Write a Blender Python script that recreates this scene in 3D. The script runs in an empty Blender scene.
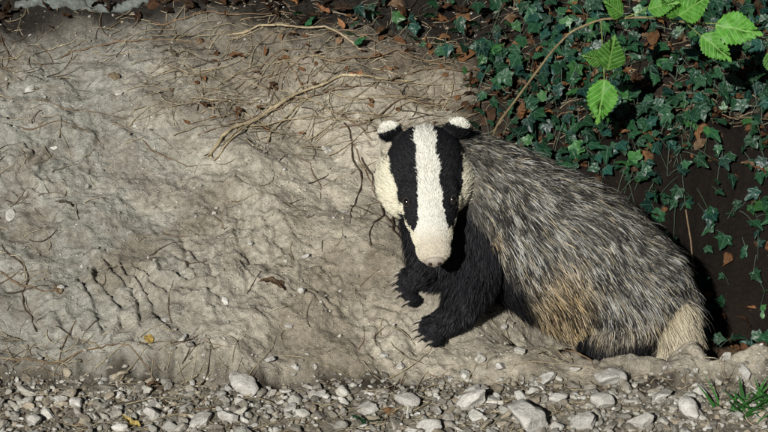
import bpy, bmesh, math, random
import numpy as np
from mathutils import Vector, Matrix
from mathutils.bvhtree import BVHTree
from mathutils.kdtree import KDTree
R = np.random.RandomState(7)
random.seed(7)
scene = bpy.context.scene
scene.view_settings.view_transform = 'Standard'
scene.view_settings.look = 'None'
scene.view_settings.exposure = 0

# ------------------------------------------------------------------ noise
def _h(ix, iy, seed):
    n = (ix*374761393 + iy*668265263 + seed*974634777) & 0x7fffffff
    n = ((n ^ (n >> 13))*1274126177) & 0x7fffffff
    return ((n ^ (n >> 16)) & 0xffff)/65535.0*2*math.pi
def pn(x, y, seed=0):
    x = np.asarray(x, float); y = np.asarray(y, float)
    ix = np.floor(x).astype(np.int64); iy = np.floor(y).astype(np.int64)
    fx = x-ix; fy = y-iy
    u = fx*fx*fx*(fx*(fx*6-15)+10); v = fy*fy*fy*(fy*(fy*6-15)+10)
    def g(a, b, dx, dy):
        t = _h(a, b, seed); return np.cos(t)*dx+np.sin(t)*dy
    a = g(ix, iy, fx, fy); b = g(ix+1, iy, fx-1, fy)
    c = g(ix, iy+1, fx, fy-1); d = g(ix+1, iy+1, fx-1, fy-1)
    return ((a*(1-u)+b*u)*(1-v)+(c*(1-u)+d*u)*v)*1.5
def fbm(x, y, o=4, seed=0, g=.5):
    s = 0; a = 1
    for i in range(o):
        s = s+a*pn(x, y, seed+i*17); x = x*2.03+3.1; y = y*2.03+1.7; a *= g
    return s
def ss(a, b, x):
    t = np.clip((np.asarray(x, float)-a)/(b-a), 0, 1); return t*t*(3-2*t)

# ------------------------------------------------------------------ terrain
def lip(x):
    return -.372+.022*fbm(x*3, x*0+.3, 3, 5)+.008*fbm(x*17, x*0+.7, 3, 6)+.03*ss(-.5, -.9, x)
def H(x, y):
    x = np.asarray(x, float); y = np.asarray(y, float)
    l = lip(x)
    bank = .364*np.minimum(y, 1.2)+.15*np.clip(y-1.2, 0, 3)+.02*np.clip(y-4.2, 0, 100)
    flat = -.160+.03*(y-l)
    flat = np.where(y < -1, -.160+.03*(-1-l), flat)
    t = ss(-.016, .014, y-l+.022*fbm(x*14, y*14, 3, 31))
    z = flat*(1-t)+bank*t
    dg = x*.78-y*.62; dp = x*.62+y*.78
    und = .024*fbm(x*1.6, y*1.6, 3, 2)+.017*fbm(dg*2.2, dp*6, 3, 8)
    ph = dp*10+2.8*fbm(x*3.2, y*3.2, 3, 9)+.6*fbm(x*12, y*12, 3, 10); fr_ = ph-np.floor(ph)
    led = (ss(.0, .80, fr_)-ss(.80, 1.0, fr_))*.010*ss(0, .45, fbm(x*2.6, y*2.6, 2, 12))*ss(.35, -.05, x)
    rid = np.abs(fbm(dg*6, dp*12, 3, 11))
    rid2 = np.abs(fbm(dg*11+3, dp*17, 3, 15))
    med = .010*fbm(x*13, y*13, 3, 3)-.006*np.exp(-(rid/.06)**2)*ss(.05, .45, fbm(x*3, y*3, 2, 77))-.003*np.exp(-(rid2/.07)**2)*ss(.05, .5, fbm(x*4, y*4, 2, 78))
    clod = .004*(.35-np.abs(fbm(x*34, y*34, 2, 44)))*ss(-.1, .5, fbm(x*5, y*5, 2, 45))
    calm = ss(-.25, .35, fbm(x*2.4, y*2.4, 2, 46))
    fine = (.0018+.0014*calm)*fbm(x*75, y*75, 2, 4)+.0010*fbm(x*210, y*210, 2, 41)
    z = z+((und+led)*t+(med+clod)*(.45+.55*t))+fine
    fl = ss(.13, .40, x)*ss(-.335, -.235, y+.03*fbm(x*9, y*9, 2, 21))*(1-ss(.03, .15, y+.02*fbm(x*8, y*8, 2, 22)-.06*ss(.5, .8, x)))
    z = z-.155*fl*(1-.35*ss(1.0, 1.6, x))
    pit = np.exp(-(((x-.70)/.10)**2+((y-.02)/.11)**2)**1.5)
    z = z-.36*pit
    z = z+.15*(ss(2, 6, y))*fbm(x*.5, y*.5, 3, 50)
    return z
def Hs(x, y): return float(H(np.array([x]), np.array([y]))[0])

def plan(u, v):
    k = (216-v)/2048.0
    if v <= 368:
        y = 4*k/(.7525*(1-k))
        return (u-384)/2048*(4+.7525*y), y
    y = (4.068*k+.145)/(.4226-.9063*k)
    return (u-384)/2048*(4.068+.9063*y), y
def plan_v(y): return 216-2048*(.7525*y)/(4+.7525*y)
def plan_u(x, y): return 384+2048*x/(4+.7525*y)

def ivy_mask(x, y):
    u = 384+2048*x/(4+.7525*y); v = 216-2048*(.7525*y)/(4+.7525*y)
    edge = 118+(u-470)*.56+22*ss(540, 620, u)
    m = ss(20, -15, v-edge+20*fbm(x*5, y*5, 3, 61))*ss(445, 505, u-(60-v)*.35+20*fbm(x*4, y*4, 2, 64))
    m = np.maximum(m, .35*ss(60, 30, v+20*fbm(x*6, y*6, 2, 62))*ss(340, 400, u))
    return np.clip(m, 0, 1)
def top_shade_mask(x, y):  # where shade along the top of the bank is painted in
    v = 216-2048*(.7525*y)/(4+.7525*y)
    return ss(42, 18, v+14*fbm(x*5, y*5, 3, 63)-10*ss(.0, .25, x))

# ------------------------------------------------------------------ mesh helpers
def fast_mesh(name, V, F, col=None, uv=None, mat=None, smooth=True, parent=None):
    V = np.asarray(V, np.float32).reshape(-1, 3); F = np.asarray(F, np.int32)
    s = F.shape[1]
    me = bpy.data.meshes.new(name)
    me.vertices.add(len(V)); me.vertices.foreach_set('co', V.ravel())
    me.loops.add(F.size); me.loops.foreach_set('vertex_index', F.ravel())
    me.polygons.add(len(F)); me.polygons.foreach_set('loop_start', np.arange(len(F), dtype=np.int32)*s)
    me.update(calc_edges=True)
    me.polygons.foreach_set('use_smooth', np.full(len(F), smooth, dtype=bool))
    if col is not None:
        c = np.ones((len(V), 4), np.float32); c[:, :3] = col
        a = me.color_attributes.new('Col', 'FLOAT_COLOR', 'POINT'); a.data.foreach_set('color', c.ravel())
    if uv is not None:
        l = me.uv_layers.new(name='UVMap'); l.data.foreach_set('uv', np.asarray(uv, np.float32)[F.ravel()].ravel())
    if mat: me.materials.append(mat)
    me.update()
    ob = bpy.data.objects.new(name, me); scene.collection.objects.link(ob)
    if parent: ob.parent = parent
    return ob
def ico(sub):
    bm = bmesh.new(); bmesh.ops.create_icosphere(bm, subdivisions=sub, radius=1)
    bm.verts.ensure_lookup_table()
    V = np.array([v.co[:] for v in bm.verts]); F = np.array([[v.index for v in f.verts] for f in bm.faces]); bm.free()
    return V, F
ICO = {i: ico(i) for i in (1, 2, 3, 4)}
class Batch:
    def __init__(s): s.V = []; s.F = []; s.C = []; s.U = []; s.n = 0
    def add(s, V, F, C, U=None):
        V = np.asarray(V).reshape(-1, 3)
        s.V.append(V); s.F.append(np.asarray(F)+s.n)
        C = np.asarray(C, float)
        s.C.append(np.broadcast_to(C, (len(V), 3)))
        s.U.append(np.zeros((len(V), 2)) if U is None else U); s.n += len(V)
    def build(s, name, mat, smooth=True, parent=None):
        return fast_mesh(name, np.concatenate(s.V), np.concatenate(s.F), np.concatenate(s.C), np.concatenate(s.U), mat, smooth, parent)
def rotm(rx, ry, rz):
    return np.array(Matrix.Rotation(rz, 3, 'Z') @ Matrix.Rotation(ry, 3, 'Y') @ Matrix.Rotation(rx, 3, 'X'))
_TF = {}
def tube_faces(n, sides):
    if (n, sides) not in _TF:
        F = []
        for i in range(n-1):
            for j in range(sides):
                k = (j+1) % sides
                p, q, w, z = i*sides+j, i*sides+k, (i+1)*sides+k, (i+1)*sides+j
                F += [[p, q, w], [p, w, z]]
        _TF[(n, sides)] = np.array(F)
    return _TF[(n, sides)]
def tube(pts, rad, sides=6):
    P = np.array(pts, float); n = len(P)
    T = np.gradient(P, axis=0); T /= np.linalg.norm(T, axis=1)[:, None]+1e-9
    up = np.array([0, 0, 1.0]); A = np.cross(T, up); bad = np.linalg.norm(A, axis=1) < .1
    A[bad] = np.cross(T[bad], np.array([1, 0, 0.])); A /= np.linalg.norm(A, axis=1)[:, None]; B = np.cross(T, A)
    a = np.arange(sides)/sides*2*math.pi
    r = np.asarray(rad, float).reshape(-1, 1, 1)*np.ones((n, 1, 1))
    V = P[:, None]+r*(np.cos(a)[None, :, None]*A[:, None]+np.sin(a)[None, :, None]*B[:, None])
    return V.reshape(-1, 3), tube_faces(n, sides)
def resample(pts, step):
    P = np.array(pts, float); d = np.r_[0, np.cumsum(np.linalg.norm(np.diff(P, axis=0), axis=1))]
    n = max(4, int(d[-1]/step)); t = np.linspace(0, d[-1], n)
    Q = np.stack([np.interp(t, d, P[:, i]) for i in range(P.shape[1])], 1)
    for _ in range(2):
        Q[1:-1] = .25*Q[:-2]+.5*Q[1:-1]+.25*Q[2:]
    return Q

# ------------------------------------------------------------------ materials
def newmat(name, rough=.8, spec=.3):
    m = bpy.data.materials.new(name); m.use_nodes = True
    nt = m.node_tree; b = nt.nodes['Principled BSDF']
    b.inputs['Roughness'].default_value = rough
    b.inputs['Specular IOR Level'].default_value = spec
    return m, nt, b
def nd(nt, t, **k):
    n = nt.nodes.new(t)
    for a, v in k.items(): setattr(n, a, v)
    return n
def noise(nt, vec, scale, det=4, rough=.6):
    n = nd(nt, 'ShaderNodeTexNoise'); n.inputs['Scale'].default_value = scale
    n.inputs['Detail'].default_value = det; n.inputs['Roughness'].default_value = rough
    nt.links.new(vec, n.inputs['Vector']); return n.outputs['Fac']
def ramp(nt, fac, a, b, ca=(0, 0, 0, 1), cb=(1, 1, 1, 1)):
    r = nd(nt, 'ShaderNodeValToRGB'); r.color_ramp.elements[0].position = a; r.color_ramp.elements[1].position = b
    r.color_ramp.elements[0].color = ca; r.color_ramp.elements[1].color = cb
    nt.links.new(fac, r.inputs[0]); return r.outputs[0]
def mul(nt, a, b, typ='MULTIPLY', fac=1):
    m = nd(nt, 'ShaderNodeMix', data_type='RGBA', blend_type=typ)
    if isinstance(fac, (int, float)): m.inputs[0].default_value = fac
    else: nt.links.new(fac, m.inputs[0])
    for s, i in ((a, 6), (b, 7)):
        if isinstance(s, tuple): m.inputs[i].default_value = s
        else: nt.links.new(s, m.inputs[i])
    return m.outputs[2]
def math_(nt, op, a, b=None, c=None):
    m = nd(nt, 'ShaderNodeMath', operation=op)
    for i, s in enumerate((a, b, c)):
        if s is None: continue
        if isinstance(s, (int, float)): m.inputs[i].default_value = s
        else: nt.links.new(s, m.inputs[i])
    return m.outputs[0]
def colattr(nt):
    a = nd(nt, 'ShaderNodeVertexColor', layer_name='Col'); return a.outputs['Color']
def bump(nt, b, h, dist, strength=1):
    n = nd(nt, 'ShaderNodeBump'); n.inputs['Distance'].default_value = dist; n.inputs['Strength'].default_value = strength
    nt.links.new(h, n.inputs['Height']); nt.links.new(n.outputs[0], b.inputs['Normal'])

# ground
gm, nt, b = newmat('dry_earth', .95, .15)
obv = nd(nt, 'ShaderNodeTexCoord').outputs['Object']
c = colattr(nt)
n1 = noise(nt, obv, 9, 6); n2 = noise(nt, obv, 90, 5, .7); n3 = noise(nt, obv, 420, 3, .6)
vo = nd(nt, 'ShaderNodeTexVoronoi'); vo.inputs['Scale'].default_value = 150; nt.links.new(obv, vo.inputs['Vector'])
vr = nd(nt, 'ShaderNodeSeparateColor'); nt.links.new(vo.outputs['Color'], vr.inputs[0])
c = mul(nt, c, ramp(nt, n1, .3, .7, (.76, .74, .70, 1), (1.18, 1.17, 1.15, 1)))
c = mul(nt, c, ramp(nt, n2, .3, .72, (.60, .58, .55, 1), (1.28, 1.27, 1.25, 1)))
c = mul(nt, c, ramp(nt, n3, .3, .7, (.74, .73, .72, 1), (1.2, 1.2, 1.2, 1)))
peb = math_(nt, 'MULTIPLY', ramp(nt, vr.outputs[0], .80, .84), ramp(nt, vo.outputs['Distance'], .25, .42, (1, 1, 1, 1), (0, 0, 0, 1)))
c = mul(nt, c, mul(nt, c, (1.4, 1.4, 1.4, 1)), 'MIX', peb)
nt.links.new(c, b.inputs['Base Color'])
h = math_(nt, 'ADD', math_(nt, 'MULTIPLY', n2, .9), math_(nt, 'ADD', math_(nt, 'MULTIPLY', n3, .35), math_(nt, 'MULTIPLY', peb, .35)))
bump(nt, b, h, .006, .95)

# stones
sm, nt, b = newmat('limestone', .85, .25)
obv = nd(nt, 'ShaderNodeTexCoord').outputs['Object']
c = colattr(nt)
a = noise(nt, obv, 60, 5, .65); a2 = noise(nt, obv, 300, 3)
c = mul(nt, c, ramp(nt, a, .3, .7, (.65, .63, .59, 1), (1.15, 1.15, 1.15, 1)))
c = mul(nt, c, ramp(nt, a2, .3, .7, (.78, .76, .74, 1), (1.1, 1.1, 1.1, 1)))
nt.links.new(c, b.inputs['Base Color']); bump(nt, b, math_(nt, 'ADD', a, math_(nt, 'MULTIPLY', a2, .35)), .006, .8)

wm, nt, b = newmat('root_bark', .85, .2)
obv = nd(nt, 'ShaderNodeTexCoord').outputs['Object']
a = noise(nt, obv, 140, 4, .7); a3 = noise(nt, obv, 30, 4, .7)
c = mul(nt, colattr(nt), ramp(nt, a, .3, .7, (.6, .58, .55, 1), (1.25, 1.25, 1.2, 1)))
nt.links.new(mul(nt, c, ramp(nt, a3, .35, .65, (.6, .58, .55, 1), (1.15, 1.15, 1.15, 1))), b.inputs['Base Color'])
bump(nt, b, a, .002, .7)

def leafmat(name, kind, rough, spec, veincol, veinamt, trans=.15):
    m, nt, b = newmat(name, rough, spec)
    uv = nd(nt, 'ShaderNodeSeparateXYZ'); nt.links.new(nd(nt, 'ShaderNodeUVMap', uv_map='UVMap').outputs[0], uv.inputs[0])
    X, Y = uv.outputs[0], uv.outputs[1]
    ax = math_(nt, 'ABSOLUTE', X)
    if kind == 'ivy':
        ang = math_(nt, 'ARCTAN2', ax, Y)
        rr = math_(nt, 'SQRT', math_(nt, 'ADD', math_(nt, 'MULTIPLY', X, X), math_(nt, 'MULTIPLY', Y, Y)))
        pp = math_(nt, 'PINGPONG', ang, .42)
        d = math_(nt, 'MULTIPLY', math_(nt, 'SINE', pp), rr)
    else:
        lat = math_(nt, 'PINGPONG', math_(nt, 'SUBTRACT', Y, math_(nt, 'MULTIPLY', ax, .8)), .065)
        d = math_(nt, 'MINIMUM', math_(nt, 'MULTIPLY', lat, 1.6), ax)
    vein = ramp(nt, d, .012, .035, (1, 1, 1, 1), (0, 0, 0, 1))
    obv = nd(nt, 'ShaderNodeTexCoord').outputs['Object']
    a = noise(nt, obv, 110, 4, .65)
    c = mul(nt, colattr(nt), ramp(nt, a, .3, .7, (.62, .65, .6, 1), (1.3, 1.25, 1.2, 1)))
    c = mul(nt, c, veincol, 'MIX', math_(nt, 'MULTIPLY', vein, veinamt))
    nt.links.new(c, b.inputs['Base Color'])
    bump(nt, b, math_(nt, 'SUBTRACT', math_(nt, 'MULTIPLY', a, .5), vein), .0012, .5)
    tr = nd(nt, 'ShaderNodeBsdfTranslucent'); nt.links.new(c, tr.inputs[0])
    mx = nd(nt, 'ShaderNodeMixShader'); mx.inputs[0].default_value = trans
    nt.links.new(b.outputs[0], mx.inputs[1]); nt.links.new(tr.outputs[0], mx.inputs[2])
    nt.links.new(mx.outputs[0], nt.nodes['Material Output'].inputs[0])
    return m
ivym = leafmat('ivy_leaf', 'ivy', .42, .45, (.08, .16, .11, 1), .4, .04)
bram = leafmat('bramble_leaf', 'ov', .5, .4, (.26, .44, .12, 1), .45, .2)
litm = leafmat('dead_leaf', 'ov', .75, .2, (.12, .07, .035, 1), .4, .1)
grm, nt, b = newmat('grass_blade', .5, .4); nt.links.new(colattr(nt), b.inputs['Base Color'])

# ------------------------------------------------------------------ ground sheet
def axis(lo, hi, step, far):
    a = np.arange(lo, hi, step); out = []; d = step; p = hi
    while p < far: d *= 1.16; p += d; out.append(p)
    o2 = []; d = step; p = lo
    while p > -far: d *= 1.16; p -= d; o2.append(p)
    return np.array(o2[::-1]+list(a)+out)
xs = axis(-.95, .95, .0030, 80); ys = axis(-.62, .85, .0030, 80)
X, Y = np.meshgrid(xs, ys); Z = H(X, Y)
nx, ny = len(xs), len(ys)
idx = np.arange(nx*ny).reshape(ny, nx)
F = np.stack([idx[:-1, :-1], idx[:-1, 1:], idx[1:, 1:], idx[1:, :-1]], -1).reshape(-1, 4)
base = np.ones((ny, nx, 1))*np.array([.44, .41, .345])
def lerp(A, B, t): return A*(1-t[..., None])+np.array(B)*t[..., None]
base = lerp(base, [.33, .335, .31], ss(-.1, -.6, X)*.9)  # flash falloff towards the left, painted into the earth colour
base = lerp(base, [.22, .19, .145], ss(.05, .55, fbm(X*4, Y*4, 5, 90))*.65)
base = lerp(base, [.53, .50, .43], ss(.1, .6, fbm(X*5, Y*8, 4, 91))*.6*ss(-.8, -.3, X))
base = lerp(base, [.25, .225, .19], ss(.15, .5, fbm(X*22, Y*22, 4, 94))*.45)
dgx, dpx = X*.78-Y*.62, X*.62+Y*.78
base = lerp(base, [.22, .20, .17], ss(.1, .5, fbm(dgx*3, dpx*12, 4, 99))*.45)
base = lerp(base, [.15, .125, .10], np.exp(-(np.abs(fbm(dgx*6, dpx*12, 3, 11))/.045)**2)*.5*ss(.05, .45, fbm(X*3, Y*3, 2, 77)))
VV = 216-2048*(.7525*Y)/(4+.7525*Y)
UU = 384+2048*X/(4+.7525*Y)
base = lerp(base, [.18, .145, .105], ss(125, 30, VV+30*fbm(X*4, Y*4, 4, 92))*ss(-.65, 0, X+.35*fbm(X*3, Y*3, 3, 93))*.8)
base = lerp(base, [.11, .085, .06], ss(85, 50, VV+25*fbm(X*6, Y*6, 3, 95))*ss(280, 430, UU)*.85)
base = lerp(base, [.13, .125, .112], ss(85, 25, VV+25*fbm(X*6, Y*6, 3, 96))*.65)  # flash fading towards the top, also baked into vertex colour
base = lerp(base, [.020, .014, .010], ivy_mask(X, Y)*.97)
base = lerp(base, [.020, .017, .015], top_shade_mask(X, Y)*.96)  # top strip: shade painted as near-black soil
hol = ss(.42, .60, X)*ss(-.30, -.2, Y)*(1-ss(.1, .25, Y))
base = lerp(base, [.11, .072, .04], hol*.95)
base = lerp(base, [.009, .007, .006], ss(560, 660, UU)*ss(-.12, -.04, Y+.03*fbm(X*10, Y*10, 3, 97))*(1-ss(.22, .3, Y))*.96)  # shade inside the sett hollow, painted near-black on its wall
base = lerp(base, [.012, .009, .007], ss(520, 560, UU)*ss(740, 725, UU)*ss(-.2, -.12, Y)*(1-ss(.22, .3, Y))*.9)  # badger's shadow around the rump, painted into the ground colour
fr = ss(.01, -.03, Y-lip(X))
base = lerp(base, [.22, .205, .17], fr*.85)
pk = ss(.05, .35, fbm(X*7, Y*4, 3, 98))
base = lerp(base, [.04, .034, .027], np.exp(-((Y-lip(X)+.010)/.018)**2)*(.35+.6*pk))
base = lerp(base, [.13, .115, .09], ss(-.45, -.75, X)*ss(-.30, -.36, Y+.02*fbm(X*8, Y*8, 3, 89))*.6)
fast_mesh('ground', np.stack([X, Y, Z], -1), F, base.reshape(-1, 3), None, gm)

# ------------------------------------------------------------------ stones
def stone_tmpl(sub, flat=.6):
    V, F = ICO[sub]; V = V.copy()
    for _ in range(10):
        n = R.normal(size=3); n /= np.linalg.norm(n); h = R.uniform(.45, .8)
        d = V@n-h; V = V-np.maximum(d, 0)[:, None]*n*.97
    V += .04*np.sin(V@R.normal(size=(3, 3))*5)
    V *= np.array([1.1, R.uniform(.6, .9), flat*R.uniform(.7, 1.1)])
    return V, F
T1 = [stone_tmpl(2) for _ in range(14)]; T2 = [stone_tmpl(3) for _ in range(14)]; T3 = [stone_tmpl(4) for _ in range(12)]
pal = np.array([[.44, .42, .37], [.36, .34, .30], [.52, .51, .46], [.28, .26, .22], [.40, .35, .27], [.60, .59, .55]])
gb = Batch()
def add_stone(bt, x, y, r, big=False, col=None, sink=.25):
    V, F = (T3 if big else T1)[R.randint(12)]
    M = rotm(R.uniform(-.5, .5), R.uniform(-.5, .5), R.uniform(0, 6.28))
    if col is None: col = pal[R.randint(len(pal))]*R.uniform(.7, 1.1)
    bt.add((V*r)@M.T+np.array([x, y, Hs(x, y)+r*.5*(1-2*sink)]), F, col)
n = 8500
sx = R.uniform(-1.2, 1.2, n); sy = lip(sx)+.012-np.abs(R.normal(0, 1, n))*.16
sy = np.where(R.rand(n) < .5, lip(sx)-R.uniform(0, .30, n), sy)
sr = .0022+.0065*R.rand(n)**2
HH = H(sx, sy)
clump = fbm(sx*4, sy*7, 3, 120)
for i in range(n):
    if clump[i] < -.35 and R.rand() < .5: continue
    r = sr[i]*(1.5 if R.rand() < .08 else 1)
    V, F = T1[R.randint(14)]; M = rotm(R.uniform(-.5, .5), R.uniform(-.5, .5), R.uniform(0, 6.28))
    gb.add((V*r)@M.T+np.array([sx[i], sy[i], HH[i]+r*.3]), F, pal[R.randint(6)]*R.uniform(.5, 1.1))
n = 850
sx = R.uniform(-1.0, 1.0, n); sy = lip(sx)-R.uniform(.004, .26, n); HH = H(sx, sy)
for i in range(n):
    if sx[i] < -.15 and R.rand() < .35: continue
    r = R.uniform(.006, .015)
    V, F = T2[R.randint(14)]; M = rotm(R.uniform(-.5, .5), R.uniform(-.5, .5), R.uniform(0, 6.28))
    gb.add((V*r)@M.T+np.array([sx[i], sy[i], HH[i]+r*.35]), F, pal[R.randint(6)]*R.uniform(.6, 1.1))
for i in range(100):
    x = R.uniform(-1.1, 1.1); y = lip(np.array([x]))[0]-R.uniform(.01, .3)
    add_stone(gb, x, y, R.uniform(.012, .021), True)
for (u, v, r) in [(245, 390, 22), (230, 419, 14), (200, 421, 17), (370, 409, 15), (408, 404, 16), (475, 405, 21), (438, 412, 11), (500, 377, 12), (545, 384, 14), (612, 384, 21), (600, 404, 17), (532, 424, 28), (560, 402, 13), (660, 400, 15), (700, 392, 11), (690, 415, 18), (745, 380, 13), (725, 372, 10), (153, 415, 15), (75, 405, 11), (32, 420, 13), (318, 396, 10), (290, 410, 11), (640, 425, 20), (585, 424, 17), (430, 428, 15), (120, 395, 9), (480, 370, 9), (520, 398, 12), (575, 376, 9), (270, 378, 9)]:
    x, y = plan(u, v); add_stone(gb, x, y, r*.00185*.85, True, np.array([.58, .565, .53])*R.uniform(.75, 1.08), .2)
gb.build('gravel', sm)
pb = Batch()
n = 4600
px_ = R.uniform(-1.1, .95, n); py_ = R.uniform(-.38, .62, n); HH = H(px_, py_)
im = ivy_mask(px_, py_); cl = fbm(px_*5, py_*5, 3, 130)
for i in range(n):
    if im[i] > .4 or (cl[i] < 0 and R.rand() < .7) or (px_[i] > .45 and py_[i] > -.25): continue
    r = .0013+.0044*R.rand()**3
    V, F = T1[R.randint(14)]; M = rotm(R.uniform(-.5, .5), R.uniform(-.5, .5), R.uniform(0, 6.28))
    pb.add((V*r)@M.T+np.array([px_[i], py_[i], HH[i]+r*.25]), F, pal[R.randint(6)]*R.uniform(.6, 1.15))
for (u, v, r) in [(328, 146, 10), (205, 132, 5), (165, 327, 9), (88, 187, 8), (10, 212, 8), (143, 303, 5), (225, 310, 6), (183, 350, 8), (60, 295, 6), (280, 120, 4), (290, 330, 5), (345, 215, 4), (130, 235, 6), (505, 300, 6), (520, 352, 8), (480, 352, 6), (465, 368, 8), (120, 105, 5), (55, 150, 5), (250, 250, 4), (305, 260, 5), (385, 350, 5), (340, 290, 4), (30, 90, 7), (540, 330, 6), (215, 215, 4), (302, 300, 7), (136, 135, 4), (400, 358, 7)]:
    x, y = plan(u, v); add_stone(pb, x, y, r*.00185, True, np.array([.60, .59, .55])*R.uniform(.8, 1.1), .35)
pb.build('pebbles', sm)

# ------------------------------------------------------------------ roots and twigs
rb = Batch()
def root(bt, pts, r0, r1, col, jit=.006, lift=.0, arch=0):
    P = np.array([plan(*p) for p in pts]); Q = resample(P, .008); n = len(Q)
    s = R.randint(1000); t = np.arange(n)*.008
    Q[:, 0] += jit*fbm(t*16, t*0+s*.37, 3, s % 50); Q[:, 1] += jit*fbm(t*16+9, t*0+s*.61, 3, s % 40)
    r = np.linspace(r0, r1, n)*(1+.25*pn(t*60, t*0+.5, s % 30))
    z = H(Q[:, 0], Q[:, 1])+r*.5+lift+arch*np.sin(np.linspace(0, math.pi, n))
    k = np.ones(5)/5; zz = np.convolve(np.pad(z, 2, mode='edge'), k, 'valid'); z = np.maximum(zz, z-.002)
    V, F = tube(np.c_[Q, z], r, 7); bt.add(V, F, np.array(col)*R.uniform(.85, 1.15))
pale = [.42, .35, .235]; brn = [.20, .14, .09]; drk = [.07, .05, .035]
for pts, r0, r1, c_, ar in [
 ([(210, 168), (222, 150), (245, 133), (275, 112), (305, 97), (335, 88), (370, 84), (410, 78)], .0040, .002, pale, .008),
 ([(222, 158), (240, 140), (262, 128), (290, 122), (315, 121), (345, 122), (372, 128)], .0022, .001, pale, .006),
 ([(262, 150), (268, 138), (290, 118), (305, 105), (312, 98)], .0020, .001, pale, .006),
 ([(215, 172), (238, 150), (262, 122), (300, 90), (330, 84)], .0020, .001, pale, .010),
 ([(200, 150), (225, 138), (262, 118), (300, 104), (350, 98), (400, 92)], .0014, .0008, brn, .008),
 ([(228, 46), (260, 40), (290, 42), (325, 40), (352, 48), (365, 57)], .0028, .0018, pale, .010),
 ([(325, 40), (350, 38), (380, 48), (400, 60)], .0018, .001, brn, .004),
 ([(310, 102), (300, 85), (285, 70), (268, 62)], .0016, .0008, brn, .003),
 ([(310, 57), (330, 68), (350, 68), (385, 60), (420, 60), (452, 70)], .002, .0012, brn, .010),
 ([(300, 158), (312, 165), (318, 180), (322, 196)], .0013, .0007, brn, .001),
 ([(318, 108), (345, 118), (360, 135), (372, 150)], .0016, .001, brn, .003),
 ([(345, 125), (352, 150), (362, 180), (352, 210), (350, 232)], .0022, .001, drk, .002),
 ([(362, 160), (378, 190), (384, 215), (370, 240), (372, 255)], .0024, .001, drk, .003),
 ([(380, 175), (388, 205), (395, 240), (408, 262), (412, 285)], .0028, .0014, drk, .004),
 ([(384, 215), (400, 240), (405, 258)], .002, .001, drk, .003),
 ([(350, 205), (372, 222), (392, 225)], .0016, .0008, drk, .002),
 ([(355, 150), (368, 170), (378, 200)], .0016, .0008, brn, .002),
 ([(405, 77), (430, 72), (470, 70), (520, 66)], .002, .0015, brn, .006),
 ([(330, 90), (345, 105), (385, 104), (440, 108)], .0018, .001, pale, .004),
 ([(340, 132), (365, 128), (388, 112), (430, 100), (470, 112)], .0018, .001, brn, .006),
 ([(140, 150), (165, 162), (190, 172), (212, 175)], .0014, .0007, brn, .001),
 ([(10, 255), (28, 275), (22, 300), (35, 330)], .002, .001, drk, .001),
 ([(0, 268), (25, 283), (45, 300), (60, 298)], .0022, .001, brn, .001),
 ([(5, 290), (30, 287), (50, 292)], .002, .001, drk, .001),
 ([(0, 130), (30, 136), (60, 130), (90, 140), (105, 155)], .0016, .0008, brn, .001),
 ([(30, 100), (70, 118), (100, 120), (135, 132)], .0014, .0008, brn, .001),
 ([(560, 318), (575, 340), (590, 352), (596, 365)], .0024, .001, brn, .002),
 ([(545, 322), (565, 336), (572, 352)], .0018, .001, drk, .002),
 ([(235, 90), (250, 78), (280, 60), (310, 57)], .0014, .0008, brn, .002),
 ([(150, 30), (200, 26), (250, 30), (300, 20)], .0022, .001, brn, .004),
 ([(60, 52), (110, 44), (160, 50), (215, 46)], .0018, .001, brn, .003),
 ([(180, 60), (215, 70), (240, 62), (262, 68)], .0014, .0008, drk, .002),
 ([(700, 290), (725, 298), (745, 310), (768, 312)], .0018, .001, brn, .004),
 ([(690, 170), (720, 190), (745, 185), (790, 200)], .0018, .0012, brn, .02),
 ([(520, 150), (560, 120), (600, 112), (660, 100)], .0018, .0012, brn, .02),
 ([(640, 130), (690, 120), (730, 135), (790, 128)], .0018, .0012, brn, .02),
 ([(0, 352), (50, 362), (110, 370), (160, 382)], .0018, .001, brn, .004),
]: root(rb, pts, r0, r1, c_, .008, .0, ar)
rb.build('roots', wm)
tb = Batch()
def twigs(x, y, L, a, r, col, bend, arch):
    K = len(x); n = 9; t = np.linspace(-.5, .5, n)[None]*L[:, None]; q = (t/L[:, None])**2*(L*2*bend)[:, None]
    qx = x[:, None]+np.cos(a)[:, None]*t-np.sin(a)[:, None]*q; qy = y[:, None]+np.sin(a)[:, None]*t+np.cos(a)[:, None]*q
    z = H(qx, qy)
    for i in range(K):
        zi = z[i]; lin = np.polyval(np.polyfit(t[i], zi, 1), t[i])
        zi = lin*.6+zi*.4+(zi-lin).max()*.35+r[i]+R.uniform(0, .002)+arch[i]*(1-(2*t[i]/L[i])**2)
        V, F = tube(np.c_[qx[i], qy[i], zi], np.linspace(r[i], r[i]*.5, n), 5); tb.add(V, F, col[i])
M_ = 14000
x = R.uniform(-1.0, 1.0, M_); y = R.uniform(-.58, .72, M_); l = lip(x); v = plan_v(y); u = plan_u(x, y)
w = np.full(M_, .10)
w = np.where(y < l+.01, .55, w); w = np.where((y < l+.06) & (x < -.3), .9, w)
w = np.where((v < 135) & (u > 190), .8, w); w = np.where(v < 60, .6, w); w = np.where(x < -.62, np.maximum(w, .3), w)
w = np.where((x > .4) & (y > -.25) & (y < .2), .03, w)
k = np.where(R.rand(M_) < w)[0][:2400]; K = len(k)
cols_ = np.array([pale, brn, drk, [.30, .26, .19], [.46, .40, .30]])[R.randint(0, 5, K)]*R.uniform(.7, 1.2, K)[:, None]
twigs(x[k], y[k], R.uniform(.015, .06, K)*np.where(R.rand(K) < .2, 1.6, 1), R.normal(.3, .9, K), R.uniform(.0005, .0013, K), cols_, R.normal(0, .25, K), np.zeros(K))
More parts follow.
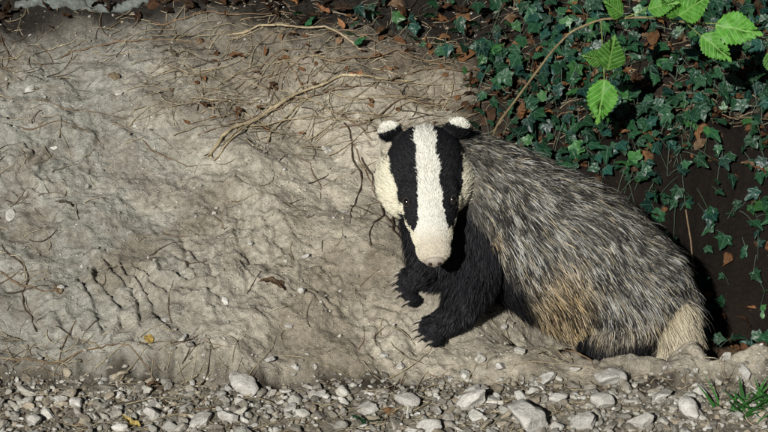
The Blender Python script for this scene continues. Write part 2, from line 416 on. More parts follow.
pp_ = [plan(R.uniform(140, 480), R.uniform(30, 150)) if i < 190 else plan(R.uniform(0, 560), R.uniform(372, 428)) for i in range(260)]
pp_ = np.array(pp_); K = 260
twigs(pp_[:, 0], pp_[:, 1], R.uniform(.05, .14, K), R.normal(.45, .5, K), R.uniform(.0005, .0011, K), np.array(pale)*R.uniform(.6, 1.2, K)[:, None], R.normal(0, .3, K), R.uniform(0, .008, K))
tb.build('twigs', wm)

P = resample(np.array([(-.80, .606, 0), (-.70, .600, 0), (-.60, .596, 0), (-.51, .604, 0)]), .005)
P[:, 2] = H(P[:, 0], P[:, 1])+.004
P[:, 1] += .006*fbm(P[:, 0]*16, P[:, 0]*0+.2, 3, 9)
V, F = tube(P, .013*(1+.4*fbm(P[:, 0]*20, P[:, 0]*0+.3, 3, 3))*np.sin(np.linspace(.25, 2.9, len(P)))**.5, 22)
V += .0016*np.sin(V[:, [1, 2, 0]]*310)+.0012*np.sin(V[:, [2, 0, 1]]*190)
bt = Batch(); bt.add(V, F, [.15, .17, .165]); bt.build('fallen_branch', wm)

# ------------------------------------------------------------------ leaves
def leaf_tmpl(outline, rings=(.45, .8), cup=.12, fold=.15, wave=.03):
    O = np.array(outline, float); n = len(O)
    cen = np.array([0, .38])
    pts = [cen[None]]+[cen+(O-cen)*k for k in rings]+[O]
    P = np.concatenate(pts)
    z = fold*np.abs(P[:, 0])-cup*((P[:, 1]-.4)**2+P[:, 0]**2)+wave*np.sin(P[:, 0]*17+1)*np.cos(P[:, 1]*14)
    F = [[0, 1+i, 1+(i+1) % n] for i in range(n)]
    for k in range(len(rings)):
        a = 1+k*n; b_ = a+n
        for i in range(n):
            j = (i+1) % n; F += [[a+i, b_+i, b_+j], [a+i, b_+j, a+j]]
    return np.c_[P, z], np.array(F), P.copy()
def sym(h): return h+[(-x, y) for x, y in h[-2:0:-1]]
half = [(0, 0), (.12, -.08), (.28, -.10), (.40, .0), (.38, .14), (.46, .24), (.55, .40), (.42, .48), (.30, .54), (.20, .72), (.08, .92), (0, 1.0)]
ivyT = []
for k in range(8):
    w = R.uniform(.8, 1.05)
    hh = [(x*w*R.uniform(.88, 1.1), y+R.uniform(-.035, .035)) for x, y in half]; hh[0] = (0, 0); hh[-1] = (0, 1)
    ivyT.append(leaf_tmpl(sym(hh), cup=R.uniform(.05, .5), fold=R.uniform(-.15, .3), wave=R.uniform(.02, .06)))
def ovate(serr, w):
    h = []; N = 22
    for i in range(N+1):
        t = i/N; x = w*math.sin(math.pi*t**.75)*(1-.15*t)
        if serr and 0 < i < N: x += .035 if i % 2 else -.012
        h.append((max(x, 0), t))
    h[0] = (0, 0); h[-1] = (0, 1.04); return sym(h)
ovT = [leaf_tmpl(ovate(True, .36), cup=.25, fold=.18, wave=.02), leaf_tmpl(ovate(True, .40), cup=.15, fold=.1, wave=.03)]
litT = [leaf_tmpl(ovate(False, w), cup=c_, fold=f_, wave=.06) for w, c_, f_ in ((.3, .8, .3), (.22, -.6, .5), (.36, 1.1, .1), (.27, .5, .6))]
def add_leaf(bt, T, pos, size, M, col):
    V, F, U = T
    bt.add((V*size)@M.T+np.array(pos), F, col, U)
lb = Batch()
lp = np.array([[.15, .065, .028], [.10, .046, .022], [.22, .11, .05], [.06, .03, .018], [.20, .13, .08], [.28, .13, .055]])
M_ = 9000
x = R.uniform(-1.3, 1.6, M_); y = R.uniform(-.1, 1.2, M_)
m = np.maximum(ivy_mask(x, y), .5*top_shade_mask(x, y)); k = np.where(R.rand(M_) < m)[0][:3000]; x, y = x[k], y[k]; HH = H(x, y)
for i in range(len(x)):
    M = rotm(R.normal(.2, .5), R.normal(0, .5), R.uniform(0, 6.28))
    kk = .35 if x[i] < 0 else 1  # leaves on the left darkened to carry the painted top shade
    add_leaf(lb, litT[R.randint(4)], (x[i], y[i], HH[i]+R.uniform(.002, .014)), R.uniform(.018, .05), M, lp[R.randint(6)]*R.uniform(.2, .9)*kk)
for i in range(130):
    x = R.uniform(.62, .95); y = R.uniform(-.32, -.05)
    add_leaf(lb, litT[R.randint(4)], (x, y, Hs(x, y)+.004), R.uniform(.010, .028), rotm(R.normal(0, .4), R.normal(0, .4), R.uniform(0, 6.28)), lp[R.randint(6)]*.6)
lb.build('leaf_litter', litm)
db = Batch()
for (u, v, s, rz, c_) in [(365, 83, .045, 1.3, [.50, .20, .09]), (247, 66, .04, 1.9, [.20, .09, .04]), (288, 297, .055, 1.5, [.13, .085, .055]), (222, 232, .036, -.8, [.16, .11, .08]), (345, 38, .03, .3, [.35, .17, .08]), (298, 13, .05, 1.2, [.25, .12, .05]), (120, 88, .03, 1.0, [.2, .16, .11]), (75, 212, .04, 1.6, [.22, .19, .15]), (60, 302, .03, .4, [.20, .15, .1]), (153, 372, .03, .5, [.4, .28, .08]), (395, 415, .03, .9, [.22, .12, .06]), (160, 385, .03, 2.2, [.16, .1, .06]), (180, 65, .035, 1.2, [.13, .11, .08]), (385, 60, .03, 2, [.3, .14, .07]), (330, 20, .04, 1, [.22, .1, .05]), (140, 428, .04, 1.2, [.45, .35, .12])]:
    x, y = plan(u, v)
    add_leaf(db, litT[R.randint(4)], (x, y, Hs(x, y)+.006), s, rotm(R.normal(.35, .15), R.normal(0, .2), rz), c_)
for i in range(80):
    u = R.uniform(170, 470); v = R.uniform(15, 140); x, y = plan(u, v)
    add_leaf(db, litT[R.randint(4)], (x, y, Hs(x, y)+.004), R.uniform(.010, .026), rotm(R.normal(.2, .4), R.normal(0, .4), R.uniform(0, 6.28)), lp[R.randint(6)]*R.uniform(.6, 1.2))
db.build('dead_leaves', litm)
# ivy
ib = Batch()
M_ = 70000
x = R.uniform(-.2, 1.5, M_); y = R.uniform(-.14, 1.15, M_)
m = ivy_mask(x, y); m = np.where((x > .66) & (y < .08), np.maximum(m, .30*ss(-.10, .0, y)), m)
m = np.where((x > .3) & (x < .9) & (y > .02) & (y < .25), np.maximum(m, .95*ss(.03, .09, y)), m)
dn = fbm(x*4.5, y*4.5, 3, 200); dn = np.where((y > .02) & (y < .2), np.maximum(dn, 0), dn)
k = np.where(R.rand(M_) < m*(.25+1.1*np.clip(dn*2+.58, 0, 1)))[0][:3900]
x, y = x[k], y[k]; HH = H(x, y); qx = x+R.normal(0, .02, len(x)); qy = y+R.normal(0, .02, len(x)); QH = H(qx, qy)
for i in range(len(x)):
    hgt = R.uniform(.008, .055); s = R.uniform(.016, .038)
    M = np.array(Matrix.Rotation(R.normal(.7, .45), 3, 'X') @ Matrix.Rotation(R.normal(0, .5), 3, 'Y') @ Matrix.Rotation(R.normal(math.pi, 1.1), 3, 'Z'))
    pos = np.array([x[i], y[i], HH[i]+hgt])
    g = R.rand()
    col = np.array([.010, .042, .023])*(1-g)+np.array([.018, .074, .028])*g
    if R.rand() < .12: col = np.array([.035, .12, .03])
    if R.rand() < .2: col = np.array([.012, .055, .043])
    add_leaf(ib, ivyT[R.randint(8)], pos, s, M, col*R.uniform(.4, 1.25))
    q = np.array([qx[i], qy[i], QH[i]])
    if np.linalg.norm(q-pos) < .09:
        V, F = tube(resample(np.array([q, (q+pos)/2+[0, 0, .006], pos]), .012), .0007, 4); ib.add(V, F, [.04, .04, .02])
for (u, v) in [(352, 46), (356, 55), (298, 28), (305, 34), (375, 18), (430, 15), (455, 30), (440, 45), (470, 20), (365, 423), (372, 425), (350, 40), (415, 40), (500, 28), (485, 48), (455, 60), (490, 80), (470, 90)]:
    x, y = plan(u, v)
    add_leaf(ib, ivyT[R.randint(8)], (x, y, Hs(x, y)+.014), .03, rotm(.6, 0, R.normal(math.pi, .8)), np.array([.02, .10, .035]))
for k in range(30):
    x = R.uniform(.2, 1.2); y = R.uniform(.25, .8); a = R.uniform(0, 6.28)
    pts = []
    for i in range(12):
        if ivy_mask(np.array([x]), np.array([y]))[0] < .3 or y < .2: break
        pts.append((x, y, Hs(x, y)+.008)); a += R.normal(0, .35); x += .028*math.cos(a); y += .028*math.sin(a)
    if len(pts) < 4: continue
    V, F = tube(resample(pts, .01), .0014, 5); ib.add(V, F, [.07, .05, .03])
ib.build('ivy', ivym)

# bramble
be = bpy.data.objects.new('bramble', None); scene.collection.objects.link(be)
cane = [(.205, .17, Hs(.205, .17)), (.225, .15, .13), (.262, .12, .20), (.285, .10, .245), (.325, .09, .31), (.36, .09, .35), (.415, .09, .374), (.50, .09, .378), (.577, .09, .368), (.66, .09, .352), (.75, .09, .328), (.88, .10, .28), (1.05, .14, .22), (1.15, .2, Hs(1.15, .2))]
bb = Batch(); Q = resample(cane, .01); V, F = tube(Q, np.linspace(.0026, .0014, len(Q)), 7); bb.add(V, F, [.24, .19, .11])
lvs = Batch()
def bleaf(base, direc, nrm, size, T=0, g=1.0):
    d = Vector(direc).normalized(); nn = Vector(nrm); nn = (nn-d*nn.dot(d)).normalized(); s_ = d.cross(nn)
    M = np.array([s_, d, nn]).T
    add_leaf(lvs, ovT[T], base, size, M, np.array([.085, .28, .035])*g)
stalks = [((.415, .09, .374), (.422, .07, .30), (.424, .06, .262)), ((.422, .07, .30), (.43, .065, .30), (.436, .06, .295)),
          ((.50, .09, .378), (.535, .07, .385), (.56, .06, .392)), ((.577, .09, .368), (.60, .07, .352), (.605, .06, .35)), ((.577, .09, .368), (.62, .07, .372), (.64, .06, .375)), ((.46, .09, .377), (.49, .07, .395), (.50, .06, .41))]
for s_ in stalks:
    V, F = tube(resample(s_, .008), .0011, 5); bb.add(V, F, [.22, .28, .08])
bleaf((.424, .06, .262), (-.12, -.25, -1), (.15, -1, .25), .088, 0, .95)
bleaf((.430, .062, .280), (.10, -.2, .9), (-.1, -1, .4), .075, 1, .5)
bleaf((.422, .064, .30), (-.8, -.2, .25), (0, -1, .5), .045, 1, .45)
bleaf((.56, .06, .392), (.35, -.2, .35), (-.2, -.8, .6), .08, 1, .9)
bleaf((.605, .06, .352), (.75, -.3, -.55), (0, -.8, .6), .075, 0, .9)
bleaf((.63, .06, .372), (.9, -.2, -.1), (.1, -.75, .65), .09, 1, 1.05)
bleaf((.50, .06, .405), (.5, -.2, .2), (0, -.8, .6), .06, 0, .8)
bleaf((.455, .07, .39), (-.6, -.2, .5), (0, -.8, .6), .05, 1, .7)
bleaf((.56, .06, .392), (-.5, -.2, .6), (0, -.8, .6), .06, 0, .8)
bleaf((.74, .08, .31), (.3, -.2, -.8), (0, -.9, .4), .05, 0, .45)
bb.build('canes', wm, parent=be); lvs.build('leaves', bram, parent=be)

gr = Batch()
def blade(x, y, L, a, lean, w, col):
    n = 6; t = np.linspace(0, 1, n); z0 = Hs(x, y)
    cx = x+np.cos(a)*lean*L*t**1.5; cy = y+np.sin(a)*lean*L*t**1.5; cz = z0+L*t*math.sqrt(max(.05, 1-lean**2))
    wd = w*(1-t**2)+.0002; V = np.zeros((n*2, 3))
    V[0::2] = np.c_[cx-np.sin(a)*wd, cy+np.cos(a)*wd, cz]; V[1::2] = np.c_[cx+np.sin(a)*wd, cy-np.cos(a)*wd, cz]
    F = []
    for i in range(n-1): F += [[2*i, 2*i+1, 2*i+3], [2*i, 2*i+3, 2*i+2]]
    gr.add(V, F, col)
for (u, v, k) in [(742, 410, 26), (760, 404, 34), (785, 410, 30)]:
    x0, y0 = plan(u, v)
    for i in range(k): blade(x0+R.normal(0, .018), y0+R.normal(0, .012), R.uniform(.025, .065), R.uniform(0, 6.28), R.uniform(.7, .97), R.uniform(.0022, .0045), np.array([.035, .13, .025])*R.uniform(.6, 1.3))
gr.build('grass_tuft', grm)

# ------------------------------------------------------------------ BADGER
root_e = bpy.data.objects.new('badger', None); scene.collection.objects.link(root_e)
occ = np.array([.073, -.17, .272]); nose_t = np.array([.089, -.362, .113])
Fv = nose_t-occ; Fv /= np.linalg.norm(Fv)
Uv = np.array([0, -.637, .771]); Uv -= Fv*Uv.dot(Fv); Uv /= np.linalg.norm(Uv)
Sv = -np.cross(Fv, Uv)
HM = np.stack([Sv, Uv, Fv], 1)
def hw(s, u, f): return occ+HM@np.array([s, u, f])
SV, SF = ICO[3]
bv = []; bf = []; nb = 0
def ell(c, r, M=np.eye(3)):
    global nb
    V = (SV*np.array(r))@M.T+np.array(c); bv.append(V); bf.append(SF+nb); nb += len(V)
head_ell = [((0, -.062, .062), (.069, .062, .074)), ((.038, -.078, .088), (.039, .046, .064)), ((-.044, -.078, .090), (.041, .046, .066)),
            ((0, -.057, .132), (.058, .047, .055)), ((0, -.052, .170), (.047, .038, .045)), ((0, -.043, .205), (.038, .031, .045)),
            ((0, -.041, .242), (.032, .025, .027)), ((0, -.072, .165), (.032, .025, .06)),
            ((.036, -.034, .125), (.016, .014, .026)), ((-.036, -.034, .125), (.016, .014, .026))]
for c_, r_ in head_ell: ell(hw(*c_), r_, HM)
def chain(js, k=7):
    out = []
    for a, c2 in zip(js[:-1], js[1:]):
        for t in np.linspace(0, 1, k, endpoint=False): out.append(np.array(a)*(1-t)+np.array(c2)*t)
    out.append(np.array(js[-1])); return np.array(out)
body = chain([(.078, -.155, .165, .07), (.126, -.105, .132, .088), (.178, -.095, .078, .113), (.266, -.115, .024, .127), (.365, -.12, -.031, .129), (.450, -.13, -.090, .116), (.514, -.14, -.144, .078)])
tail = chain([(.536, -.18, -.110, .036), (.548, -.222, -.145, .028), (.552, -.246, -.190, .016)])
p1 = (.098, -.277); p2 = (.058, -.198)
p1z = Hs(*p1)+.012; p2z = Hs(*p2)+.012
leg1 = chain([(.175, -.13, .06, .085), (.170, -.20, .0, .056), (.154, -.245, -.040, .039), (.134, -.266, p1z+.026, .029), (p1[0]+.008, p1[1]+.004, p1z+.009, .024)])
leg2 = chain([(.115, -.11, .06, .072), (.098, -.155, .0, .048), (.090, -.180, -.030, .034), (.080, -.192, p2z+.024, .027), (p2[0]+.006, p2[1]+.004, p2z+.007, .023)])
hz = Hs(.42, -.265)+.012
leg3 = chain([(.46, -.16, -.11, .085), (.43, -.215, -.16, .055), (.468, -.235, hz+.035, .032), (.446, -.253, hz+.012, .025), (.42, -.265, hz+.004, .020)])
for g in (body, tail, leg1, leg2, leg3):
    for q in g: ell(q[:3], (q[3],)*3)
toes = []
def paw(cx, cy, cz, dx, dy, w):
    d = np.array([dx, dy, 0.]); d /= np.linalg.norm(d); s = np.array([-d[1], d[0], 0])
    M = np.stack([s, d, [0, 0, 1]], 1)
    for i, (o, l) in enumerate(((-2, -.006), (-1, .002), (0, .005), (1, .002), (2, -.007))):
        c_ = np.array([cx, cy, cz])+s*o*w+d*(.014+l)
        c_[2] = Hs(c_[0], c_[1])+.010
        ell(c_, (.0092, .017, .0105), M); toes.append((c_, d+s*o*.08))
paw(p1[0], p1[1], p1z, -.95, -.30, .0118); paw(p2[0], p2[1], p2z, -.95, -.30, .0112); paw(.42, -.265, hz, -.8, -.5, .0115)
ears = []
for sg in (-1, 1):
    c_ = hw(sg*.062, -.030, .004)
    n_ = Fv*.75+Uv*.55+Sv*sg*.1; n_ /= np.linalg.norm(n_)
    o_ = Uv*.6-Fv*.65+Sv*sg*.35; o_ -= n_*o_.dot(n_); o_ /= np.linalg.norm(o_)
    ell(c_, (.023, .020, .0075), np.stack([np.cross(o_, n_), o_, n_], 1)); ears.append((c_, o_, n_))
raw = fast_mesh('tmp', np.concatenate(bv), np.concatenate(bf))
m = raw.modifiers.new('r', 'REMESH'); m.mode = 'VOXEL'; m.voxel_size = .0048
m = raw.modifiers.new('s', 'SMOOTH'); m.factor = .5; m.iterations = 5
dg = bpy.context.evaluated_depsgraph_get(); dg.update()
em = bpy.data.meshes.new_from_object(raw.evaluated_get(dg)); bpy.data.objects.remove(raw)
bo = bpy.data.objects.new('body', em); scene.collection.objects.link(bo); bo.parent = root_e
em.polygons.foreach_set('use_smooth', np.ones(len(em.polygons), bool))
nv = len(em.vertices); BVt = np.zeros(nv*3, np.float32); em.vertices.foreach_get('co', BVt); BVt = BVt.reshape(-1, 3).astype(float)
BN = np.zeros(nv*3, np.float32); em.vertices.foreach_get('normal', BN); BN = BN.reshape(-1, 3).astype(float)
em.calc_loop_triangles(); nt_ = len(em.loop_triangles); TR = np.zeros(nt_*3, np.int32); em.loop_triangles.foreach_get('vertices', TR); TR = TR.reshape(-1, 3)

def wob(P, sc, seed):
    r = np.random.RandomState(seed); out = 0
    for i in range(6):
        k = r.normal(size=3)*sc; out = out+np.sin(P@k+r.uniform(0, 6.28))
    return out/3.0
def groups(P):
    Q = (P-occ)@HM
    dh = np.min([(np.linalg.norm((Q-np.array(c_))/np.array(r_), axis=1)-1)*min(r_) for c_, r_ in head_ell], axis=0)
    ds = [dh]; ix = [None]
    for ch in (body, tail, leg1, leg2, leg3):
        out = np.empty(len(P)); oi = np.empty(len(P), int)
        for a in range(0, len(P), 20000):
            D = np.linalg.norm(P[a:a+20000, None, :]-ch[None, :, :3], axis=2)-ch[None, :, 3]
            out[a:a+20000] = D.min(1); oi[a:a+20000] = D.argmin(1)
        ds.append(out); ix.append(oi)
    de = np.min([np.linalg.norm(P-e[0], axis=1)-.019 for e in ears], axis=0)
    dt = np.min([np.linalg.norm(P-t[0], axis=1)-.012 for t in toes], axis=0)
    ds += [de, dt]
    return np.argmin(ds, axis=0), Q, ix, ds
BLK = np.array([.011, .011, .013]); WHT = np.array([.78, .76, .68])
def colour(P, N, G, Q, ix, ds):
    n = len(P); root_c = np.zeros((n, 3)); mid = np.zeros((n, 3)); tip = np.zeros((n, 3))
    s, u, f = Q[:, 0], Q[:, 1], Q[:, 2]
    j = .0015*wob(P, 350, 1)+.002*wob(P, 90, 2)
    a = np.abs(s)+j
    inner = np.interp(f, [-.05, 0, .06, .12, .17, .20, .22], [.010, .016, .0185, .020, .0215, .025, .033])
    outer = np.interp(f, [-.05, 0, .03, .06, .10, .14, .17, .20, .216], [.085, .080, .072, .064, .059, .054, .046, .037, .028])
    black = (a > inner) & (a < outer) & (f < .220)
    under = (u < -.098-.15*np.clip(f-.12, -1, 0)) & (f < .19)
    black |= under
    hc = np.where(black[:, None], BLK, WHT)
    muz = ss(.20, .245, f)[:, None]
    hc = np.where(black[:, None], hc, hc*(1-muz)+np.array([.62, .56, .45])*muz)
    chk = (a >= outer) & ~black
    hc = np.where(chk[:, None], np.array([.72, .68, .53]), hc)
    bi = np.clip(ix[1], 0, len(body)-1); cen = body[bi]
    rel = (P[:, 2]-cen[:, 2])/cen[:, 3]
    x = P[:, 0]
    w = .18*wob(P, 22, 3)
    lower = ss(.30, -.40, rel+w*1.2)
    frontl = ss(.50, .36, x+.03*wob(P, 20, 13))
    lowc = np.array([.34, .30, .225])*(1-frontl[:, None])+np.array([.38, .30, .19])*frontl[:, None]
    back_root = np.array([.32, .285, .215]); bm_ = np.array([.022, .022, .024]); bt_ = np.array([.50, .49, .45])
    lo = lower[:, None]
    r_ = back_root*(1-lo)+lowc*.85*lo
    m_ = bm_*(1-lo)+lowc*.45*lo
    t_ = bt_*(1-lo)+np.minimum(lowc*1.4, .7)*lo
    ch = ss(.235, .185, x+.12*(rel)+.02*wob(P, 30, 5))*ss(.45, .05, rel+w*.5)
    ch = np.maximum(ch, ss(-.68, -.88, rel))
    ch = np.maximum(ch, ss(-.22, -.52, rel+.4*w)*ss(.36, .42, x)*ss(.54, .50, x))
    c3 = ch[:, None]
    r_ = r_*(1-c3)+BLK*c3; m_ = m_*(1-c3)+BLK*c3; t_ = t_*(1-c3)+BLK*c3
    nap = (ss(.035, -.01, np.abs(np.abs(s)-.047)-.0)*ss(-.07, -.01, f)*ss(-.16, -.10, u))[:, None]*.9
    r_ = r_*(1-nap)+BLK*nap; m_ = m_*(1-nap)+BLK*nap; t_ = t_*(1-nap)+BLK*nap
    root_c[:], mid[:], tip[:] = r_, m_, t_
    k = G == 0; root_c[k] = hc[k]*.8; mid[k] = hc[k]; tip[k] = hc[k]
    k = G == 2; root_c[k] = [.36, .30, .20]; mid[k] = [.42, .36, .25]; tip[k] = [.58, .52, .39]
    for g in (3, 4, 7):
        k = G == g
        if g in (3, 4):
            up = ss(.02, .08, P[:, 2])*ss(.16, .22, x); kk = k & (up < .5)
        else: kk = k
        root_c[kk] = BLK; mid[kk] = BLK; tip[kk] = BLK*1.6
    k = G == 5; low = ss(-.09, -.14, P[:, 2]+.02*wob(P, 30, 9))
    for arr in (root_c, mid, tip): arr[k] = arr[k]*(1-low[k][:, None])+BLK*low[k][:, None]
    k = G == 6
    if k.any():
        o = np.max([np.where(np.linalg.norm(P-e[0], axis=1) < .032, (P-e[0])@e[1], -1) for e in ears], axis=0)
        wh = (o > .0025)
        c6 = np.where(wh[:, None], WHT, BLK); root_c[k] = c6[k]; mid[k] = c6[k]; tip[k] = c6[k]
    return root_c, mid, tip, rel
G, Q, ix, ds = groups(BVt); rc, mc, tc, rel = colour(BVt, BN, G, Q, ix, ds)
a = em.color_attributes.new('Col', 'FLOAT_COLOR', 'POINT'); cc = np.ones((nv, 4), np.float32)
cc[:, :3] = np.where((G == 0)[:, None] | (G == 6)[:, None], mc*.8, rc*.25+mc*.2); a.data.foreach_set('color', cc.ravel())
skm, nt, b = newmat('badger_skin', .8, .2); nt.links.new(colattr(nt), b.inputs['Base Color'])
em.materials.clear(); em.materials.append(skm)
tree = BVHTree.FromPolygons([Vector(v) for v in BVt], [tuple(t) for t in TR])
eyes = []
for sg in (-1, 1):
    o = Vector(hw(sg*.041, .1, .150)); hit = tree.ray_cast(o, Vector(-Uv))
    eyes.append((np.array(hit[0]), np.array(hit[1])))
tv = BVt[TR]; ar = .5*np.linalg.norm(np.cross(tv[:, 1]-tv[:, 0], tv[:, 2]-tv[:, 0]), axis=1)
tcen = tv.mean(1); tG = groups(tcen)[0]
dens = np.array([9, 2.4, 3.2, 2.5, 2.5, 2.0, 12, 5.])[tG]
pr = ar*dens; pr /= pr.sum(); NS = 210000
ti = R.choice(nt_, NS, p=pr); u1 = np.sqrt(R.rand(NS)); u2 = R.rand(NS)
bw = np.stack([1-u1, u1*(1-u2), u1*u2], 1)
P = (tv[ti]*bw[:, :, None]).sum(1); N = (BN[TR][ti]*bw[:, :, None]).sum(1); N /= np.linalg.norm(N, axis=1)[:, None]
keep = np.ones(NS, bool)
for e, _ in eyes: keep &= np.linalg.norm(P-e, axis=1) > .0085
nz = hw(0, -.038, .268); keep &= np.linalg.norm(P-nz, axis=1) > .0165
P, N = P[keep], N[keep]; NS = len(P)
G, Q, ix, ds = groups(P); rc, mc, tc, rel = colour(P, N, G, Q, ix, ds)
L = np.array([.010, .040, .048, .020, .020, .022, .007, .006])[G]
fhead = Q[:, 2]
L = np.where(G == 0, np.interp(fhead, [0, .05, .12, .18, .24], [.013, .010, .008, .005, .003])+.014*ss(.058, .080, np.abs(Q[:, 0]))*ss(.17, .1, fhead), L)
L = np.where(G == 1, L*np.interp(ix[1], [0, 7, 14, 25], [.45, .6, .85, 1.0]), L)
for g, i in ((3, 3), (4, 4)): L = np.where(G == g, np.interp(ix[i], [0, 10, 20, 28], [.032, .024, .014, .009]), L)
L = np.where(G == 5, np.interp(ix[5], [0, 8, 16, 28], [.038, .028, .016, .008]), L)
for e, _ in eyes: L = np.where(np.linalg.norm(P-e, axis=1) < .016, .0035, L)
L *= R.uniform(.6, 1.3, NS)*np.where((G == 1) & (R.rand(NS) < .12), 1.35, 1)
def ctan(ch):
    T = np.gradient(ch[:, :3], axis=0); return T/np.linalg.norm(T, axis=1)[:, None]
T = np.zeros((NS, 3))
T[:] = ctan(body)[np.clip(ix[1], 0, len(body)-1)]+np.array([0, 0, -.55])
for g, ch in ((2, tail), (3, leg1), (4, leg2), (5, leg3)):
    k = G == g; T[k] = ctan(ch)[ix[g][k]]+np.array([0, 0, -.4])
k = G == 0; T[k] = -Fv+Sv*(np.clip(Q[k][:, 0]/.07, -1, 1)*.55)[:, None]-Uv*.25
k = G == 7; T[k] = np.array([-.9, -.42, 0])
k = G == 6
for e in ears: kk = k & (np.linalg.norm(P-e[0], axis=1) < .035); T[kk] = e[1]
wsc = np.where(G == 0, .10, .24)[:, None]
T = T/np.linalg.norm(T, axis=1)[:, None]
T += wsc*np.stack([wob(P, 55, 21), wob(P, 55, 22), wob(P, 55, 23)], 1)+R.normal(0, .20, (NS, 3))
T -= N*(T*N).sum(1)[:, None]; T /= np.linalg.norm(T, axis=1)[:, None]+1e-9
lift = np.where(G == 0, .28, np.where(G == 1, .38, .42))+R.normal(0, .13, NS)+.05*wob(P, 60, 31)
D = T*np.cos(lift)[:, None]+N*np.sin(lift)[:, None]
tipP = P+D*L[:, None]
NC = 14000; ci = R.choice(NS, NC, replace=False); kd = KDTree(NC)
for i, q in enumerate(P[ci]): kd.insert(Vector(q), i)
kd.balance(); ca = np.array([kd.find(Vector(q))[1] for q in P])
ct = tipP[ci][ca]; cs = np.where(G == 0, .10, np.where((G == 1) | (G == 2), .50, .35))
cs = np.where(np.linalg.norm(P-P[ci][ca], axis=1) > .02, 0, cs)*R.uniform(.2, 1, NS)
tipP = tipP*(1-cs[:, None])+(ct+(P-P[ci][ca])*.15)*cs[:, None]
cr = R.rand(NC)[ca]; sr_ = R.rand(NS)
isb = (G == 1) | (G == 5) | (G == 3) | (G == 4)
dark = (sr_*.5+cr*.5)+.05*wob(P, 220, 41)
tt = tc.copy()
gz = isb & (dark < .50+.10*ss(.2, .8, rel)) & (tc[:, 2] > .2) & (rel > -.5)
tt[gz] = tt[gz]*.05
gz2 = isb & (rel < -.2) & (dark < .38); tt[gz2] *= .25; mc[gz2] *= .25
# yellowish under-fur showing in places
yl = isb & (R.rand(NS) < .25) & (tc[:, 2] > .2); tt[yl] = tt[yl]*np.array([1.0, .86, .62])
lum = (.65+.6*R.rand(NC)[ca])[:, None]
rc = rc*lum; mc = mc*np.where(isb, .6+1.1*sr_, 1)[:, None]; tt = tt*np.where(isb[:, None], lum*(.7+.7*R.rand(NS))[:, None], (.85+.25*sr_)[:, None])
S = np.array([0, .36, .72, 1.0])
W = np.cross(D, N); W /= np.linalg.norm(W, axis=1)[:, None]
ro = R.normal(0, .5, NS)[:, None]; NN = np.cross(W, D); W = W*np.cos(ro)+NN*np.sin(ro)
wd = np.where(G == 0, .00042, np.where(G == 1, .00062, .00054))*R.uniform(.55, 1.3, NS)
wp = np.array([1, 1, .85, .15])
VV_ = np.zeros((NS, 4, 2, 3)); CC = np.zeros((NS, 4, 2, 3))
arc = (L*.10)[:, None]
for i in range(4):
    c_ = P*(1-S[i])+tipP*S[i]+N*arc*math.sin(math.pi*S[i])-N*.001*(1 if i == 0 else 0)+np.array([0, 0, -1.])*(L*.12)[:, None]*S[i]**2
    VV_[:, i, 0] = c_-W*(wd*wp[i])[:, None]; VV_[:, i, 1] = c_+W*(wd*wp[i])[:, None]
cols = [rc*.7, rc*.35+mc*.65, mc*.35+tt*.65, tt]
for i in range(4): CC[:, i, 0] = cols[i]; CC[:, i, 1] = cols[i]
b0 = np.arange(NS)[:, None]*8
q = np.array([[0, 1, 3, 2], [2, 3, 5, 4], [4, 5, 7, 6]])
FF = (b0[:, :, None]+q[None]).reshape(-1, 4)
fum, nt, b = newmat('badger_fur', .6, .2); nt.links.new(colattr(nt), b.inputs['Base Color'])
fast_mesh('fur', VV_, FF, CC.reshape(-1, 3), None, fum, True, root_e)
eb = Batch(); e3V, e3F = ICO[4]; lidb = Batch()
for e, n_ in eyes:
    eb.add(e3V*.0080+e-n_*.0003, e3F, [.006, .004, .003])
    n2_ = n_/np.linalg.norm(n_); t1 = np.cross(n2_, Sv); t1 /= np.linalg.norm(t1); t2 = np.cross(n2_, t1)
    an = np.linspace(0, 2*math.pi, 22); ring = e+n2_*.0028+.0076*(np.cos(an)[:, None]*t1+np.sin(an)[:, None]*t2*.9)
    V, F = tube(ring, .0014, 6); lidb.add(V, F, [.04, .034, .03])
eym, nt, b = newmat('eye', .14, .9); nt.links.new(colattr(nt), b.inputs['Base Color']); eb.build('eyes', eym, parent=root_e)
lidb.build('eyelids', skm, parent=root_e)
nbx = Batch()
Vn = e3V*np.array([.0185, .0130, .010]); Vn[:, 1] -= .003*(np.abs(e3V[:, 0]) < .15)*(e3V[:, 1] < .3)
nbx.add(Vn@HM.T+hw(0, -.038, .265), e3F, [.34, .295, .24])
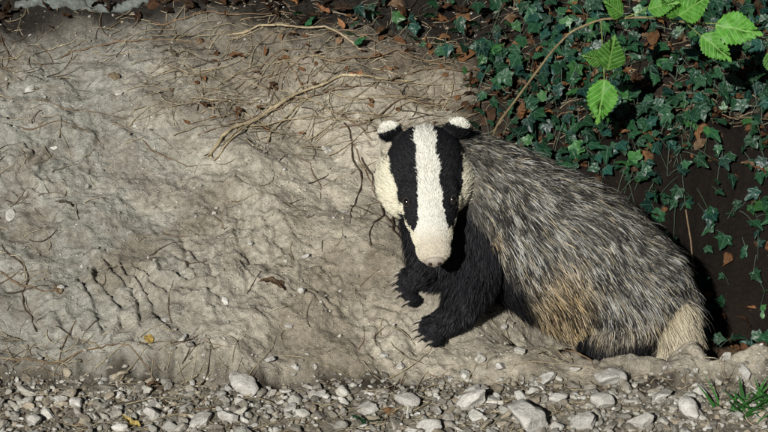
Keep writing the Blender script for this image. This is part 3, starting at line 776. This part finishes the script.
for sg in (-1, 1): nbx.add((e3V*np.array([.0040, .0046, .003]))@HM.T+hw(sg*.008, -.0335, .2728), e3F, [.03, .018, .015])
nm, nt, b = newmat('nose_skin', .45, .4); obv = nd(nt, 'ShaderNodeTexCoord').outputs['Object']; a_ = noise(nt, obv, 700, 3)
nt.links.new(mul(nt, colattr(nt), ramp(nt, a_, .3, .7, (.7, .7, .7, 1), (1.15, 1.15, 1.15, 1))), b.inputs['Base Color']); bump(nt, b, a_, .001, .6)
nbx.build('nose', nm, parent=root_e)
cb = Batch()
for c_, d in toes:
    t = np.linspace(0, 1, 7)[:, None]; d = d/np.linalg.norm(d)
    pts = c_+d*(.010+.023*t)+np.array([0, 0, 1.])*(.002+.003*t-.011*t**2)
    V, F = tube(pts, .0030*(1-t[:, 0])**.7+.0003, 8); cb.add(V, F, [.24, .21, .17])
clm, nt, b = newmat('claw', .4, .5); nt.links.new(colattr(nt), b.inputs['Base Color']); cb.build('claws', clm, parent=root_e)

# ------------------------------------------------------------------ light, sky, camera
el, az = math.radians(30), math.radians(20)
d = Vector((math.cos(el)*math.sin(az), math.cos(el)*math.cos(az), -math.sin(el)))
sl = bpy.data.lights.new('sun', 'SUN'); sl.energy = 4.9; sl.angle = math.radians(.5); sl.color = (1, .985, .94)
so = bpy.data.objects.new('sun', sl); so.rotation_euler = d.to_track_quat('-Z', 'Y').to_euler(); so.location = (-2, -4, 4); scene.collection.objects.link(so)
w = bpy.data.worlds.new('World'); scene.world = w; w.use_nodes = True
sk = w.node_tree.nodes.new('ShaderNodeTexSky'); sk.sky_type = 'NISHITA'; sk.sun_disc = False
sk.sun_elevation = el; sk.sun_rotation = math.atan2(-d.x, -d.y)
bg = w.node_tree.nodes['Background']; bg.inputs[1].default_value = .014
w.node_tree.links.new(sk.outputs[0], bg.inputs[0])
cd = bpy.data.cameras.new('camera'); cd.lens = 96; cd.sensor_width = 36; cd.clip_end = 500; cd.clip_start = .05
co = bpy.data.objects.new('camera', cd); co.location = (0, -3.625, 1.690); co.rotation_euler = (math.radians(65), 0, 0)
scene.collection.objects.link(co); scene.camera = co
